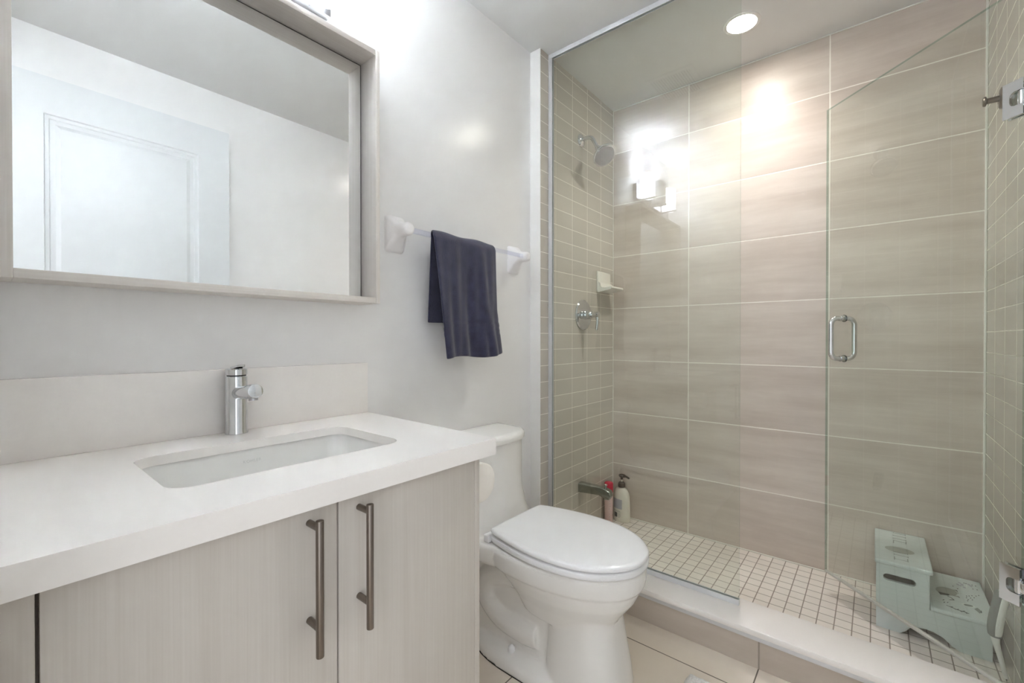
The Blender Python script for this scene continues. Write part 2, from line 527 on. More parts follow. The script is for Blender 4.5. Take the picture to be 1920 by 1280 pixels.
# clear bottom seal
bm = B()
R = Matrix(((ex, nx, 0, HX), (ey, ny, 0, HY), (0, 0, 1, 0), (0, 0, 0, 1)))
box(bm, 0.014, 0.665, -0.007, 0.007, 0.138, 0.148, 0.003, mat=R)
build('bottom_seal', bm, M['seal'], sd)
def hinge(z0, z1):
    zc = (z0 + z1) / 2
    h = build('hinge', B(), M['chrome'], sd)   # replaced below
    bm = B()
    notch = [(0.012, zc + 0.019)] + [(0.030 + 0.012 * sin(radians(t)), zc + 0.007 + 0.012 * cos(radians(t))) for t in range(0, 91, 15)] \
        + [(0.030 + 0.012 * cos(radians(t)), zc - 0.007 - 0.012 * sin(radians(t))) for t in range(0, 91, 15)] + [(0.012, zc - 0.019)]
    outl = [(0.012, z0), (0.0575, z0), (0.0575, z1), (0.012, z1)] + notch
    for n0, n1 in ((0.0052, 0.0125), (-0.0125, -0.0052)):
        prism(bm, outl, [], lambda a, b, c: D(a, c, b), n0, n1)
    bmesh.ops.recalc_face_normals(bm, faces=bm.faces)
    bmesh.ops.translate(bm, verts=bm.verts, vec=-WORLD[sd.name])
    bm.to_mesh(h.data); bm.free()
    h.data.materials.clear(); h.data.materials.append(M['chrome'])
    bm = B()
    cyl(bm, D(0.022, 0, zc - 0.018), D(0.022, 0, zc + 0.018), 0.009)
    box(bm, 0.006, 0.026, -0.006, 0.006, zc - 0.014, zc + 0.014, 0.002, mat=R)
    p = build('pivot', bm, M['chrome'], h)
    bm = B()
    box(bm, HX - 0.028, HX + 0.028, YR + 0.0005, YR + 0.007, z0 + 0.004, z1 - 0.004, 0.002)
    build('wall_plate', bm, M['chrome'], h)
    return h
h1 = hinge(1.695, 1.790)
h2 = hinge(0.388, 0.486)
# pull handle through the glass: a D bar on each side
zt, zb, ha = 1.180, 1.0215, 0.588
def dbar(s):
    r, o = 0.0095, 0.050
    pts = [D(ha, s * 0.006, zt)]
    pts += [D(ha, s * (o - 0.026 + 0.026 * sin(radians(t))), zt - 0.026 + 0.026 * cos(radians(t))) for t in range(0, 91, 15)]
    pts += [D(ha, s * (o - 0.026 + 0.026 * cos(radians(t))), zb + 0.026 - 0.026 * sin(radians(t))) for t in range(0, 91, 15)]
    pts += [D(ha, s * 0.006, zb)]
    bm = B(); tube(bm, pts, r, 20)
    for z in (zt, zb):
        cyl(bm, D(ha, s * 0.0052, z), D(ha, s * 0.0125, z), 0.0125, bev=0.001)
    return bm
pull = build('pull_handle', dbar(1), M['chrome'], sd)
pull2 = build('pull_handle', dbar(-1), M['chrome'], sd)
bm = B()
for z in (zt, zb): cyl(bm, D(ha, -0.0053, z), D(ha, -0.0085, z), 0.0138)
build('washer', bm, M['rubber'], pull2, label='black rubber washers behind the pull')

# ================================================================== shower fittings
sh = thing('showerhead', (2.05, YT, 2.152), 'chrome shower head on a bent arm high on the small-tiled wall', 'shower head')
build('flange', one(lathe, (2.05, YT, 2.152), (0, -1, 0), [(0.034, 0), (0.034, 0.003), (0.028, 0.010), (0.014, 0.016)]), M['chrome'], sh)
armp = catmull([(2.05, YT - 0.005, 2.152), (2.051, YT - 0.035, 2.157), (2.053, YT - 0.065, 2.148), (2.056, YT - 0.085, 2.113), (2.056, YT - 0.099, 2.086)], 6)
build('arm', one(tube, armp, 0.0105), M['chrome'], sh)
hd = V(-0.25, -0.62, -0.74).normalized()
hp = V(2.057, YT - 0.096, 2.091)
bm = B()
lathe(bm, hp, hd, [(0.015, 0), (0.017, 0.012), (0.016, 0.022), (0.022, 0.028), (0.027, 0.045), (0.040, 0.060), (0.058, 0.072), (0.062, 0.078), (0.061, 0.083), (0.056, 0.085)])
head = build('head', bm, M['chrome'], sh)
bm = B()
lathe(bm, hp + hd * 0.0852, hd, [(0.053, 0), (0.052, 0.002), (0.02, 0.0025)])
u_, w_ = frame(hd)
for rr, k in ((0.012, 6), (0.026, 12), (0.041, 18)):
    for i in range(k):
        a = 2 * pi * i / k
        c = hp + hd * 0.087 + u_ * rr * cos(a) + w_ * rr * sin(a)
        cyl(bm, c, c + hd * 0.002, 0.0022, 0.0014, 8)
build('spray_face', bm, M['satin'], head)

vx, vz = 2.074, 1.227
va = thing('shower_valve', (vx, YT, vz), 'round chrome shower valve with lever handle on the small-tiled wall', 'shower valve')
build('escutcheon', one(lathe, (vx, YT, vz), (0, -1, 0), [(0.081, 0), (0.081, 0.004), (0.076, 0.009), (0.050, 0.013), (0.028, 0.015)], 48), M['chrome'], va)
build('hub', one(cyl, (vx, YT - 0.013, vz), (vx, YT - 0.052, vz), 0.024, bev=0.003), M['chrome'], va)
bm = B()
cyl(bm, (vx, YT - 0.052, vz), (vx, YT - 0.095, vz), 0.0155, bev=0.002)
tube(bm, catmull([(vx, YT - 0.084, vz - 0.004), (vx + 0.002, YT - 0.086, vz - 0.03), (vx + 0.003, YT - 0.080, vz - 0.083)], 6), [0.009] * 6 + [0.0075] * 6 + [0.006])
build('lever', bm, M['chrome'], va)

sdz = thing('soap_dish', (2.30, YT, 1.36), 'white ceramic soap dish set in the tiled wall near the corner', 'soap dish')
bm = B()
box(bm, 2.2215, 2.3765, YT - 0.013, YT + 0.004, 1.362, 1.483, 0.012, 4)
prism(bm, [(0, 0), (0.075, 0.012), (0.082, 0.020), (0.080, 0.028), (0.070, 0.026), (0.030, 0.022), (0.018, 0.030), (0.012, 0.05), (0, 0.06)],
      [], lambda a, b, c: (c, YT - 0.010 - a, 1.362 + b), 2.226, 2.372)
plate = build('plate', bm, M['dish'], sdz, smooth=50)
bm = B()
for i in range(9):
    x = 2.238 + i * 0.0150
    tube(bm, [(x, YT - 0.045, 1.3850), (x, YT - 0.074, 1.3885), (x, YT - 0.090, 1.3870)], 0.0042, 10)
build('ridges', bm, M['dish'], sdz)

sx_, sz_ = 2.049, 0.310
ts = thing('tub_spout', (sx_, YT, sz_), 'dark chrome spout low on the tiled wall above the bottles', 'spout')
bm = B()
path = [(0.0, 0.0, 0.022, 0.025), (0.03, 0.001, 0.021, 0.024), (0.11, 0.003, 0.020, 0.022), (0.135, 0.0, 0.020, 0.024), (0.160, -0.010, 0.019, 0.022), (0.172, -0.024, 0.017, 0.012)]
rings = []
for d_, dz, hw, hh in path:
    rings.append([(sx_ + 0.010 * d_ / 0.17 + a, YT - d_ + (0.0 if d_ < 0.14 else 0.6 * b * -1), sz_ + dz + b) for a, b in rrect(-hw, hw, -hh, hh, 0.007, 3)])
loft(bm, rings)
body = build('body', bm, M['spout'], ts)
bm = B(); lathe(bm, (sx_ + 0.010, YT - 0.146, sz_ - 0.036), (0, 0, 1), [(0.014, 0), (0.0165, 0.004), (0.0165, 0.03)])
build('nozzle', bm, M['spout'], ts)
bm = B(); lathe(bm, (sx_ + 0.009, YT - 0.145, sz_ + 0.016), (0, 0, 1), [(0.004, 0), (0.004, 0.012), (0.008, 0.018), (0.009, 0.022), (0.006, 0.024)], 16)
build('diverter_knob', bm, M['chrome'], ts)

# robe hook on the right tiled wall
rh = thing('robe_hook', (2.177, YR, 1.902), 'small chrome robe hook on the tiled wall beside the upper door hinge', 'hook')
build('base', one(lathe, (2.177, YR, 1.902), (0, 1, 0), [(0.034, 0), (0.034, 0.004), (0.030, 0.007), (0.010, 0.008)]), M['nickel'], rh)
build('peg', one(lathe, (2.177, YR + 0.006, 1.902), (0, 1, 0), [(0.010, 0), (0.009, 0.028), (0.010, 0.030), (0.016, 0.033), (0.016, 0.037), (0.013, 0.040)]), M['nickel'], rh)

# clear adhesive hook below the lower hinge
tag(build('adhesive_hook', one(tube, catmull([(2.035, YR + 0.003, 0.300), (2.035, YR + 0.004, 0.262), (2.035, YR + 0.016, 0.255), (2.035, YR + 0.020, 0.270)], 5), 0.0035, 10),
          M['acrylic'], loc=(2.035, YR, 0.25)), 'tiny clear hook on the tiled wall under the lower hinge', 'hook')

# ================================================================== bottles
bx, by = 2.305, 1.176
sb = thing('slim_bottle', (bx, by, ZSH), 'slim pale pink bottle with red cap behind the spout', 'bottle')
build('body', one(lathe, (bx, by, ZSH), (0, 0, 1), [(0.0215, 0), (0.0235, 0.003), (0.0235, 0.160), (0.0215, 0.168), (0.020, 0.172)]), M['pink'], sb)
build('cap', one(lathe, (bx, by, ZSH + 0.172), (0, 0, 1), [(0.0245, 0), (0.0245, 0.050), (0.0225, 0.054), (0.019, 0.056)]), M['red'], sb, label='red cap')
bm = B()
random.seed(3)
for i in range(9):
    z = ZSH + 0.02 + i * 0.015
    a0 = radians(205 + random.uniform(0, 16)); da = radians(random.uniform(8, 22))
    r_ = 0.0237
    v = [bm.verts.new((bx + r_ * cos(a), by + r_ * sin(a), zz)) for zz in (z, z + 0.003) for a in (a0, a0 + da)]
    bm.faces.new((v[0], v[1], v[3], v[2]))
build('printing', bm, M['labelgrey'], sb)

qx, qy = 2.372, 1.128
pb = thing('pump_bottle', (qx, qy, ZSH), 'cream pump bottle with dark brown pump standing in the shower corner', 'bottle')
na = radians(166)     # facing of the printed back
un = (-sin(na), cos(na), 0)
prof = [(0.93, 0), (0.99, 0.004), (1.0, 0.02), (1.0, 0.090), (0.985, 0.115), (0.94, 0.140), (0.85, 0.162), (0.70, 0.178), (0.50, 0.187), (0.32, 0.191), (0.28, 0.194)]
build('body', one(lathe, (qx, qy, ZSH), (0, 0, 1), prof, 48, 0.054, 0.036, un), M['bottlewhite'], pb)
build('collar', one(lathe, (qx, qy, ZSH + 0.193), (0, 0, 1), [(0.0195, 0), (0.0200, 0.003), (0.0195, 0.022), (0.015, 0.028), (0.010, 0.030)], 24), M['brown'], pb)
pm = build('stem', one(cyl, (qx, qy, ZSH + 0.220), (qx, qy, ZSH + 0.242), 0.0055), M['bottlewhite'], pb)
bm = B()
lathe(bm, (qx, qy, ZSH + 0.236), (0, 0, 1), [(0.006, 0), (0.0075, 0.012), (0.016, 0.018), (0.0175, 0.024), (0.013, 0.029)], 20)
tube(bm, catmull([(qx, qy, ZSH + 0.257), (qx - 0.004, qy - 0.025, ZSH + 0.259), (qx - 0.008, qy - 0.050, ZSH + 0.252)], 5), [0.009] * 5 + [0.0055] * 5 + [0.004], 12)
build('pump', bm, M['brown'], pb)
def wrap(z0, z1, t0, t1, n=8, lift=1.012):
    bm = B()
    u = V(*un); w = V(0, 0, 1).cross(u)
    rows = []
    for z in (z0, z1):
        rows.append([bm.verts.new(V(qx, qy, ZSH + z) + u * (0.054 * lift * sin(radians(t))) - w * (0.036 * lift * cos(radians(t)))) for t in [t0 + (t1 - t0) * i / n for i in range(n + 1)]])
    for i in range(n): bm.faces.new((rows[0][i], rows[0][i + 1], rows[1][i + 1], rows[1][i]))
    return bm
build('label', wrap(0.075, 0.130, -42, 30), M['lilacprint'], pb, smooth=60)
lb = build('label', wrap(0.012, 0.070, -42, 30), M['bottlewhite'], pb, smooth=60)
build('barcode', wrap(0.026, 0.052, -26, -2, lift=1.022), M['blackprint'], lb, smooth=60)
bm = B()
for k, (z, t0, t1) in enumerate([(0.062, -36, 18), (0.057, -36, 22), (0.048, 4, 22), (0.043, 4, 18), (0.038, 4, 24), (0.032, 4, 20), (0.027, 4, 16)]):
    b2 = wrap(z, z + 0.0018, t0, t1, lift=1.023)
    me_ = bpy.data.meshes.new('t'); b2.to_mesh(me_); b2.free(); bm.from_mesh(me_); bpy.data.meshes.remove(me_)
build('printing', bm, M['midgreyprint'], lb, smooth=60)

# ================================================================== step stool
st = thing('step_stool', (2.25, -0.15, ZSH), 'pale sage two-step childrens stool with printed treads in the shower', 'step stool')
y0, y1, ym = -0.300, -0.008, -0.150         # right end, left end, riser
zu, zl = 0.299, 0.178
def side_outline():
    pts = [(y1, ZSH), (y1, zu - 0.016), (ym, zu - 0.016), (ym, zl - 0.016), (y0, zl - 0.016), (y0, ZSH)]
    arch = [(-0.232, ZSH), (-0.222, 0.052), (-0.205, 0.062), (-0.185, 0.080), (-0.160, 0.090), (-0.140, 0.092), (-0.115, 0.088), (-0.100, 0.078), (-0.090, 0.064), (-0.076, 0.052), (-0.072, ZSH)]
    return pts + arch
slot = rrect(-0.1155, -0.0275, 0.2270, 0.2510, 0.0118, 6)
for nm, xa, xb in (('side_panel', 2.090, 2.104), ('side_panel', 2.392, 2.406)):
    bm = B()
    prism(bm, side_outline(), [slot], lambda a, b, c: (c, a, b), xa, xb)
    build(nm, bm, M['stool'], st, smooth=30)
build('end_panel', one(box, 2.104, 2.392, y1 - 0.014, y1, 0.075, zu - 0.016), M['stool'], st, smooth=0)
build('riser', one(box, 2.104, 2.392, ym - 0.002, ym + 0.012, zl - 0.016, zu - 0.016), M['stool'], st, smooth=0)
def join(bm, other, idx):
    for f in other.faces: f.material_index = idx
    bmesh.ops.recalc_face_normals(other, faces=other.faces)
    me_ = bpy.data.meshes.new('t'); other.to_mesh(me_); other.free(); bm.from_mesh(me_); bpy.data.meshes.remove(me_)
PR = ['stool', 'greyprint', 'midgreyprint', 'blackprint', 'whiteprint', 'lilacprint']
tub = one(box, 2.083, 2.421, ym - 0.009, y1 + 0.005, zu - 0.016, zu, 0.005, 3)
tlb = one(box, 2.083, 2.410, y0 - 0.012, ym - 0.002, zl - 0.016, zl, 0.005, 3)
def stroke(bm, pts, w, z):
    for (ax, ay), (bx_, by_) in zip(pts[:-1], pts[1:]):
        a, b = V(ax, ay, 0), V(bx_, by_, 0)
        if (b - a).length < 1e-6: continue
        dd = (b - a).normalized(); nn = V(-dd.y, dd.x, 0) * w / 2; ee = dd * w * 0.3
        lo = [a - ee - nn, b + ee - nn, b + ee + nn, a - ee + nn]
        vb = [bm.verts.new((q.x, q.y, z)) for q in lo]; vt = [bm.verts.new((q.x, q.y, z + 0.0004)) for q in lo]
        bm.faces.new(vt); bm.faces.new(list(reversed(vb)))
        for i in range(4): bm.faces.new((vb[i], vb[(i + 1) % 4], vt[(i + 1) % 4], vt[i]))
def blob(bm, pts, z, h=0.0003):
    prism(bm, [(p[0], p[1]) for p in pts], [], lambda a, b, c: (a, b, c), z, z + h)
def ell(cx, cy, ra, rb, rot=0, n=20):
    return [(cx + ra * cos(t) * cos(rot) - rb * sin(t) * sin(rot), cy + ra * cos(t) * sin(rot) + rb * sin(t) * cos(rot)) for t in [2 * pi * i / n for i in range(n)]]
def sc_(pts, k): return [(a * k, b * k) for a, b in pts]
bm = B(); blob(bm, ell(2.219, -0.0757, 0.030, 0.043, 0.12), zu)
join(tub, bm, PR.index('greyprint'))
UP = [(2.39, -0.062, 2.391, -0.099), (2.36, -0.061, 2.358, -0.098), (2.326, -0.06, 2.327, -0.098), (2.302, -0.061, 2.274, -0.06), (2.302, -0.061, 2.299, -0.097), (2.31, -0.098, 2.291, -0.097), (2.22, -0.06, 2.219, -0.096), (2.181, -0.059, 2.183, -0.097), (2.154, -0.059, 2.154, -0.097), (2.128, -0.059, 2.108, -0.059), (2.113, -0.059, 2.113, -0.095), (2.131, -0.095, 2.112, -0.095)]
bm = B()
for a, b, c, d_ in UP: stroke(bm, sc_([(a, b), (c, d_)], 1.005), 0.0022, zu + 0.0003)
for a, b, c, d_ in UP:
    stroke(bm, sc_([(a - 0.004, b), (a + 0.004, b)], 1.005), 0.002, zu + 0.0003); stroke(bm, sc_([(c - 0.004, d_), (c + 0.004, d_)], 1.005), 0.002, zu + 0.0003)
join(tub, bm, PR.index('midgreyprint'))
K = 1.0044
bm = B()
blob(bm, sc_(ell(2.238, -0.205, 0.034, 0.027, -0.5), K), zl)
for p in ([(2.262, -0.22), (2.268, -0.234)], [(2.215, -0.215), (2.216, -0.234)], [(2.25, -0.225), (2.247, -0.236)]): stroke(bm, sc_(p, K), 0.006, zl)
join(tlb, bm, PR.index('greyprint'))
bm = B()
blob(bm, sc_([(2.215, -0.181), (2.217, -0.211), (2.205, -0.209), (2.195, -0.186)], K), zl + 0.0003)
for p in ([(2.198, -0.205), (2.19, -0.214), (2.179, -0.219), (2.171, -0.208)], [(2.268, -0.233), (2.258, -0.236)], [(2.217, -0.233), (2.21, -0.236)],
          [(2.119, -0.195), (2.115, -0.205), (2.108, -0.217), (2.106, -0.227), (2.106, -0.238), (2.102, -0.247)],
          [(2.115, -0.205), (2.120, -0.210)], [(2.112, -0.212), (2.106, -0.216)], [(2.108, -0.219), (2.114, -0.224)], [(2.107, -0.226), (2.100, -0.230)], [(2.106, -0.232), (2.113, -0.238)], [(2.106, -0.238), (2.098, -0.242)],
          [(2.154, -0.189), (2.160, -0.192)], [(2.143, -0.199), (2.147, -0.201)], [(2.136, -0.19), (2.141, -0.192)], [(2.134, -0.280), (2.150, -0.281)]):
    stroke(bm, sc_(p, K), 0.0024, zl + 0.0002)
for p in [(2.241, -0.257), (2.247, -0.264), (2.256, -0.272), (2.262, -0.283), (2.273, -0.291), (2.233, -0.266), (2.243, -0.276), (2.214, -0.258), (2.221, -0.269), (2.202, -0.255), (2.226, -0.255),
          (2.354, -0.263), (2.354, -0.268), (2.354, -0.284), (2.353, -0.293), (2.319, -0.282), (2.321, -0.293), (2.287, -0.239), (2.299, -0.228)]:
    blob(bm, sc_(ell(p[0], p[1], 0.003, 0.0018, 0, 8), K), zl)
join(tlb, bm, PR.index('blackprint'))
bm = B()
blob(bm, sc_(ell(2.166, -0.253, 0.012, 0.0185, 0.4), K), zl)
stroke(bm, sc_([(2.318, -0.266), (2.345, -0.269)], K), 0.004, zl)
for p in ([(2.155, -0.28), (2.152, -0.296)], [(2.134, -0.281), (2.129, -0.295)]): stroke(bm, sc_(p, K), 0.002, zl)
join(tlb, bm, PR.index('whiteprint'))
bm = B()
blob(bm, sc_(ell(2.166, -0.253, 0.007, 0.0125, 0.4), K), zl + 0.0003)
blob(bm, sc_([(2.15, -0.265), (2.165, -0.274), (2.156, -0.279), (2.136, -0.280), (2.126, -0.275)], K), zl + 0.0003)
join(tlb, bm, PR.index('midgreyprint'))
bm = B()
for p in [(2.321, -0.249), (2.330, -0.255), (2.314, -0.259), (2.337, -0.256), (2.345, -0.250), (2.326, -0.243), (2.350, -0.275), (2.340, -0.280)]:
    blob(bm, sc_(ell(p[0], p[1], 0.006, 0.004, 0.3, 10), K), zl)
join(tlb, bm, PR.index('lilacprint'))

build('tread', tub, None, st, mats=[M[k] for k in PR])
build('tread', tlb, None, st, mats=[M[k] for k in PR])

# ================================================================== long scrub brush leaning on the right wall
br = thing('scrub_brush', (2.0, -0.318, ZSH), 'white and grey long-handled brush leaning on tiled wall beside stool', 'brush')
pts = catmull([(2.003, -0.316, 0.060), (1.997, -0.306, 0.105), (1.990, -0.296, 0.148), (1.988, -0.291, 0.172), (1.989, -0.291, 0.188)], 6)
build('neck', one(tube, pts, [0.006 + 0.006 * (i / (len(pts) - 1)) ** 2 for i in range(len(pts))], 16), M['brushwhite'], br)
pts = catmull([(1.989, -0.291, 0.188), (1.987, -0.292, 0.225), (1.985, -0.298, 0.275), (1.984, -0.305, 0.318), (1.984, -0.308, 0.330)], 6)
rr = [0.0125, 0.0135, 0.0145, 0.0155, 0.016, 0.016] + [0.016] * 6 + [0.0155] * 6 + [0.015, 0.0145, 0.014, 0.013, 0.012, 0.010, 0.006]
build('grip', one(tube, pts, rr[:len(pts)], 18), M['brushwhite'], br)
pts2 = [p + V(-0.003, 0.0068, 0.001) for p in pts]
build('grip_inlay', one(tube, pts2, [r * 0.82 for r in rr[:len(pts)]], 18), M['brushgrey'], br, label='grey rubber inlay')
build('collar', one(cyl, (1.989, -0.291, 0.185), (1.989, -0.291, 0.190), 0.0138), M['brushgrey'], br)
bm = B(); lathe(bm, (1.980, -0.301, 0.326), (0, 0, 1), [(0.0055, 0), (0.006, 0.006), (0.005, 0.010), (0.002, 0.012)], 12)
build('end_knob', bm, M['brushwhite'], br)
bm = B()
for i in range(5):
    cyl(bm, (2.001 + 0.002 * i, -0.317, 0.0505), (2.001 + 0.0015 * i, -0.3165, 0.064), 0.0012, n=6)
build('bristles', bm, M['bristle'], br)

# ================================================================== vanity
vc = thing('vanity_cabinet', (0.40, 1.0, 0), 'pale wood-grain vanity cabinet with two doors under the white counter', 'vanity cabinet')
CT, CB, SB = 0.866, 0.828, 0.8455
bm = B()
box(bm, 0.011, 0.742, 0.735, YW - 0.003, 0.08, 0.700)
box(bm, 0.011, 0.742, 0.735, 0.790, 0.700, CB - 0.001)
box(bm, 0.011, 0.150, 0.800, YW - 0.003, 0.700, CB - 0.001)
box(bm, 0.660, 0.742, 0.800, YW - 0.003, 0.700, CB - 0.001)
box(bm, 0.03, 0.735, 0.775, YW - 0.003, 0.0, 0.08)
build('carcass', bm, M['gap'], vc, smooth=0)
build('side_panel', one(box, 0.734, 0.750, 0.7155, YW - 0.0015, 0.0, CB - 0.001, 0.001), M['cab'], vc)
build('filler_panel', one(box, 0.0065, 0.0400, 0.715, 0.734, 0.08, CB - 0.001, 0.001), M['cab'], vc)
d1 = build('door', one(box, 0.0435, 0.3945, 0.715, 0.734, 0.085, CB - 0.003, 0.0012), M['cab'], vc)
d2 = build('door', one(box, 0.3975, 0.7330, 0.715, 0.734, 0.085, CB - 0.003, 0.0012), M['cab'], vc)
for par, hx in ((d1, 0.346), (d2, 0.4363)):
    bm = B()
    cyl(bm, (hx, 0.680, 0.593), (hx, 0.680, 0.811), 0.0063, bev=0.0008)
    for z in (0.638, 0.798): cyl(bm, (hx, 0.680, z), (hx, 0.7149, z), 0.0056)
    build('handle', bm, M['nickel'], par, label='dark brushed nickel bar handle')

ct = thing('countertop', (0.40, 0.95, CT), 'thick white quartz countertop with rectangular sink cutout', 'countertop')
bm = B()
hole = rrect(0.187, 0.622, 0.832, 1.110, 0.040, 8)
prism(bm, [(0.0055, 0.690), (0.777, 0.688), (0.795, YW - 0.001), (0.0055, YW - 0.001)], [hole], lambda a, b, c: (a, b, c), SB + 0.0005, CT)
prism(bm, [(0.0055, 0.690), (0.777, 0.688), (0.795, YW - 0.001), (0.775, YW - 0.001), (0.758, 0.708), (0.0055, 0.710)], [], lambda a, b, c: (a, b, c), CB, SB + 0.0005)
build('slab', bm, M['quartz'], ct, smooth=40)
tag(build('backsplash', one(box, 0.0055, 0.795, 1.2495, YW - 0.0008, CT, 1.0235, 0.0015), M['quartz'], loc=(0.4, 1.26, CT)),
    'low white quartz backsplash strip on the wall behind the faucet', 'backsplash')

# undermount basin
sk = thing('sink', (0.4045, 0.971, SB), 'white rectangular undermount sink basin below the counter', 'sink')
bm = B()
def rr3(x0, x1, y0_, y1_, r, z): return [(a, b, z) for a, b in rrect(x0, x1, y0_, y1_, r, 8)]
inner = [rr3(0.181, 0.628, 0.826, 1.116, 0.042, SB - 0.001), rr3(0.184, 0.625, 0.829, 1.113, 0.042, SB - 0.010), rr3(0.190, 0.619, 0.834, 1.108, 0.045, SB - 0.060),
         rr3(0.197, 0.612, 0.841, 1.100, 0.050, SB - 0.098), rr3(0.212, 0.597, 0.856, 1.086, 0.055, SB - 0.115), rr3(0.25, 0.56, 0.89, 1.05, 0.05, SB - 0.121), rr3(0.37, 0.44, 0.937, 1.005, 0.033, SB - 0.124)]
outer = [rr3(0.375, 0.435, 0.942, 1.000, 0.028, SB - 0.134), rr3(0.24, 0.57, 0.88, 1.06, 0.055, SB - 0.131), rr3(0.203, 0.606, 0.847, 1.095, 0.055, SB - 0.124), rr3(0.187, 0.622, 0.831, 1.110, 0.05, SB - 0.100),
         rr3(0.176, 0.633, 0.821, 1.121, 0.045, SB - 0.010), rr3(0.165, 0.644, 0.810, 1.132, 0.045, SB - 0.008), rr3(0.165, 0.644, 0.810, 1.132, 0.045, SB - 0.001)]
loft(bm, inner + outer, closed_path=True)
basin = build('basin', bm, M['sinkc'], sk, smooth=60)
build('drain', one(lathe, (0.405, 0.971, SB - 0.136), (0, 0, 1), [(0.020, 0), (0.022, 0.008), (0.026, 0.0135), (0.022, 0.016), (0.016, 0.0145)]), M['chrome'], sk)
fc = bpy.data.curves.new('t', 'FONT'); fc.body = 'KOHLER'; fc.size = 0.0092; fc.extrude = 0.0002; fc.align_x = 'CENTER'; fc.space_character = 1.15
fo = bpy.data.objects.new('t', fc); C.objects.link(fo)
bpy.context.view_layer.update()
me = bpy.data.meshes.new_from_object(fo.evaluated_get(bpy.context.evaluated_depsgraph_get()))
bpy.data.objects.remove(fo)
tilt = Matrix.Rotation(radians(90 - 6), 4, 'X')
bm = B(); bm.from_mesh(me); bmesh.ops.transform(bm, matrix=Matrix.Translation((0.405, 1.1101, SB - 0.030)) @ tilt, verts=bm.verts)
build('maker_mark', bm, M['mark'], basin, smooth=0)

# faucet
fx, fy = 0.410, 1.2205
fa = thing('faucet', (fx, fy, CT), 'chrome single-handle faucet on the counter behind the sink', 'faucet')
FR = 0.0238
build('body', one(lathe, (fx, fy, CT + 0.0003), (0, 0, 1), [(FR + 0.0012, 0), (FR + 0.0012, 0.003), (FR, 0.006), (FR, 0.140), (FR - 0.002, 0.142)], 40), M['chrome'], fa)
bm = B()
lathe(bm, (fx, fy, CT + 0.142), (0, 0, 1), [(FR - 0.003, 0), (FR - 0.003, 0.003)], 32)
build('seal_ring', bm, M['rubber'], fa)
bm = B()
lathe(bm, (fx, fy, CT + 0.145), (0, 0, 1), [(FR, 0), (FR, 0.013), (FR - 0.003, 0.016), (0.012, 0.017)], 40)
prism(bm, [(-0.011, 0.01), (-0.009, -0.030), (-0.005, -0.034), (0.005, -0.034), (0.009, -0.030), (0.011, 0.01)], [],
      lambda a, b, c: (fx + a, fy + b, CT + c + max(0, -b) * 0.22), 0.1585, 0.164)
build('lever', bm, M['chrome'], fa)
bm = B()
cyl(bm, (fx, fy - 0.010, CT + 0.100), (fx, fy - 0.118, CT + 0.113), 0.0165, bev=0.0015, n=32)
spo = build('spout', bm, M['chrome'], fa)
bm = B(); cyl(bm, (fx, fy - 0.103, CT + 0.098), (fx, fy - 0.104, CT + 0.090), 0.010)
build('aerator', bm, M['satin'], spo)

# ================================================================== mirror
mx0, mx1, mz0, mz1 = 0.027, 0.786, 1.207, 1.973
myf, mym = 1.168, 1.245
th = 0.0135
mr = thing('wall_mirror', (0.406, YW, mz0), 'large wall mirror in deep pale wood-grain box frame above sink', 'mirror')
build('frame_side', one(box, mx0, mx0 + 0.0155, myf, YW - 0.001, mz0, mz1, 0.0008), M['framev'], mr)
build('frame_side', one(box, mx1 - th, mx1, myf, YW - 0.001, mz0, mz1, 0.0008), M['framev'], mr)
build('frame_top', one(box, mx0 + 0.0158, mx1 - th - 0.0002, myf + 0.0006, YW - 0.001, mz1 - 0.0165, mz1 - 0.0005, 0.0008), M['frameh'], mr)
build('frame_bottom', one(box, mx0 + 0.0158, mx1 - th - 0.0002, myf + 0.0006, YW - 0.001, mz0 + 0.0005, mz0 + 0.0175, 0.0008), M['frameh'], mr)
build('backing', one(box, mx0 + 0.0158, mx1 - th - 0.0003, mym + 0.004, mym + 0.008, mz0 + 0.018, mz1 - 0.017), M['dark'], mr, smooth=0)
build('mirror_glass', one(box, mx0 + 0.0175, mx1 - th - 0.0050, mym, mym + 0.0038, mz0 + 0.0185, mz1 - 0.0215), M['mirror'], mr, smooth=0)

# ================================================================== vanity light
lz0, lz1 = 2.048, 2.150
vl = thing('vanity_light', (0.42, YW, lz0), 'three-lamp satin metal light bar on the wall above the mirror', 'wall light')
build('backplate', one(box, 0.166, 0.671, YW - 0.026, YW - 0.0005, lz0, lz1, 0.002), M['satin'], vl)
SH = (0.617, 0.4185, 0.220)
for i, cx in enumerate(SH):
    cy = YW - 0.080
    arm = build('arm', one(box, cx - 0.013, cx + 0.013, cy - 0.055, YW - 0.026, lz0 - 0.006, lz0 + 0.001, 0.001), M['satin'], vl)
    bm = B()
    prof = [(0.030, 0.0), (0.88, 0.0), (0.96, 0.004), (1.0, 0.012), (1.0, 0.156), (0.95, 0.156), (0.95, 0.014), (0.03, 0.008)]
    lathe(bm, (cx, cy, lz0 + 0.002), (0, 0, 1), prof, 40, 0.057, 0.048, (1, 0, 0))
    if i != 1:
        b2 = B(); lathe(b2, (cx, cy, lz0 + 0.012), (0, 0, 1), [(0.012, 0), (0.014, 0.03), (0.026, 0.055), (0.030, 0.075), (0.024, 0.097), (0.010, 0.108)], 20)
        build('bulb', b2, M['bulb'], vl, label='glowing bulb')
    build('shade', bm, M['frosted'] if i == 1 else M['lit'], vl, smooth=50, label='unlit frosted shade' if i == 1 else 'glowing frosted glass shade')

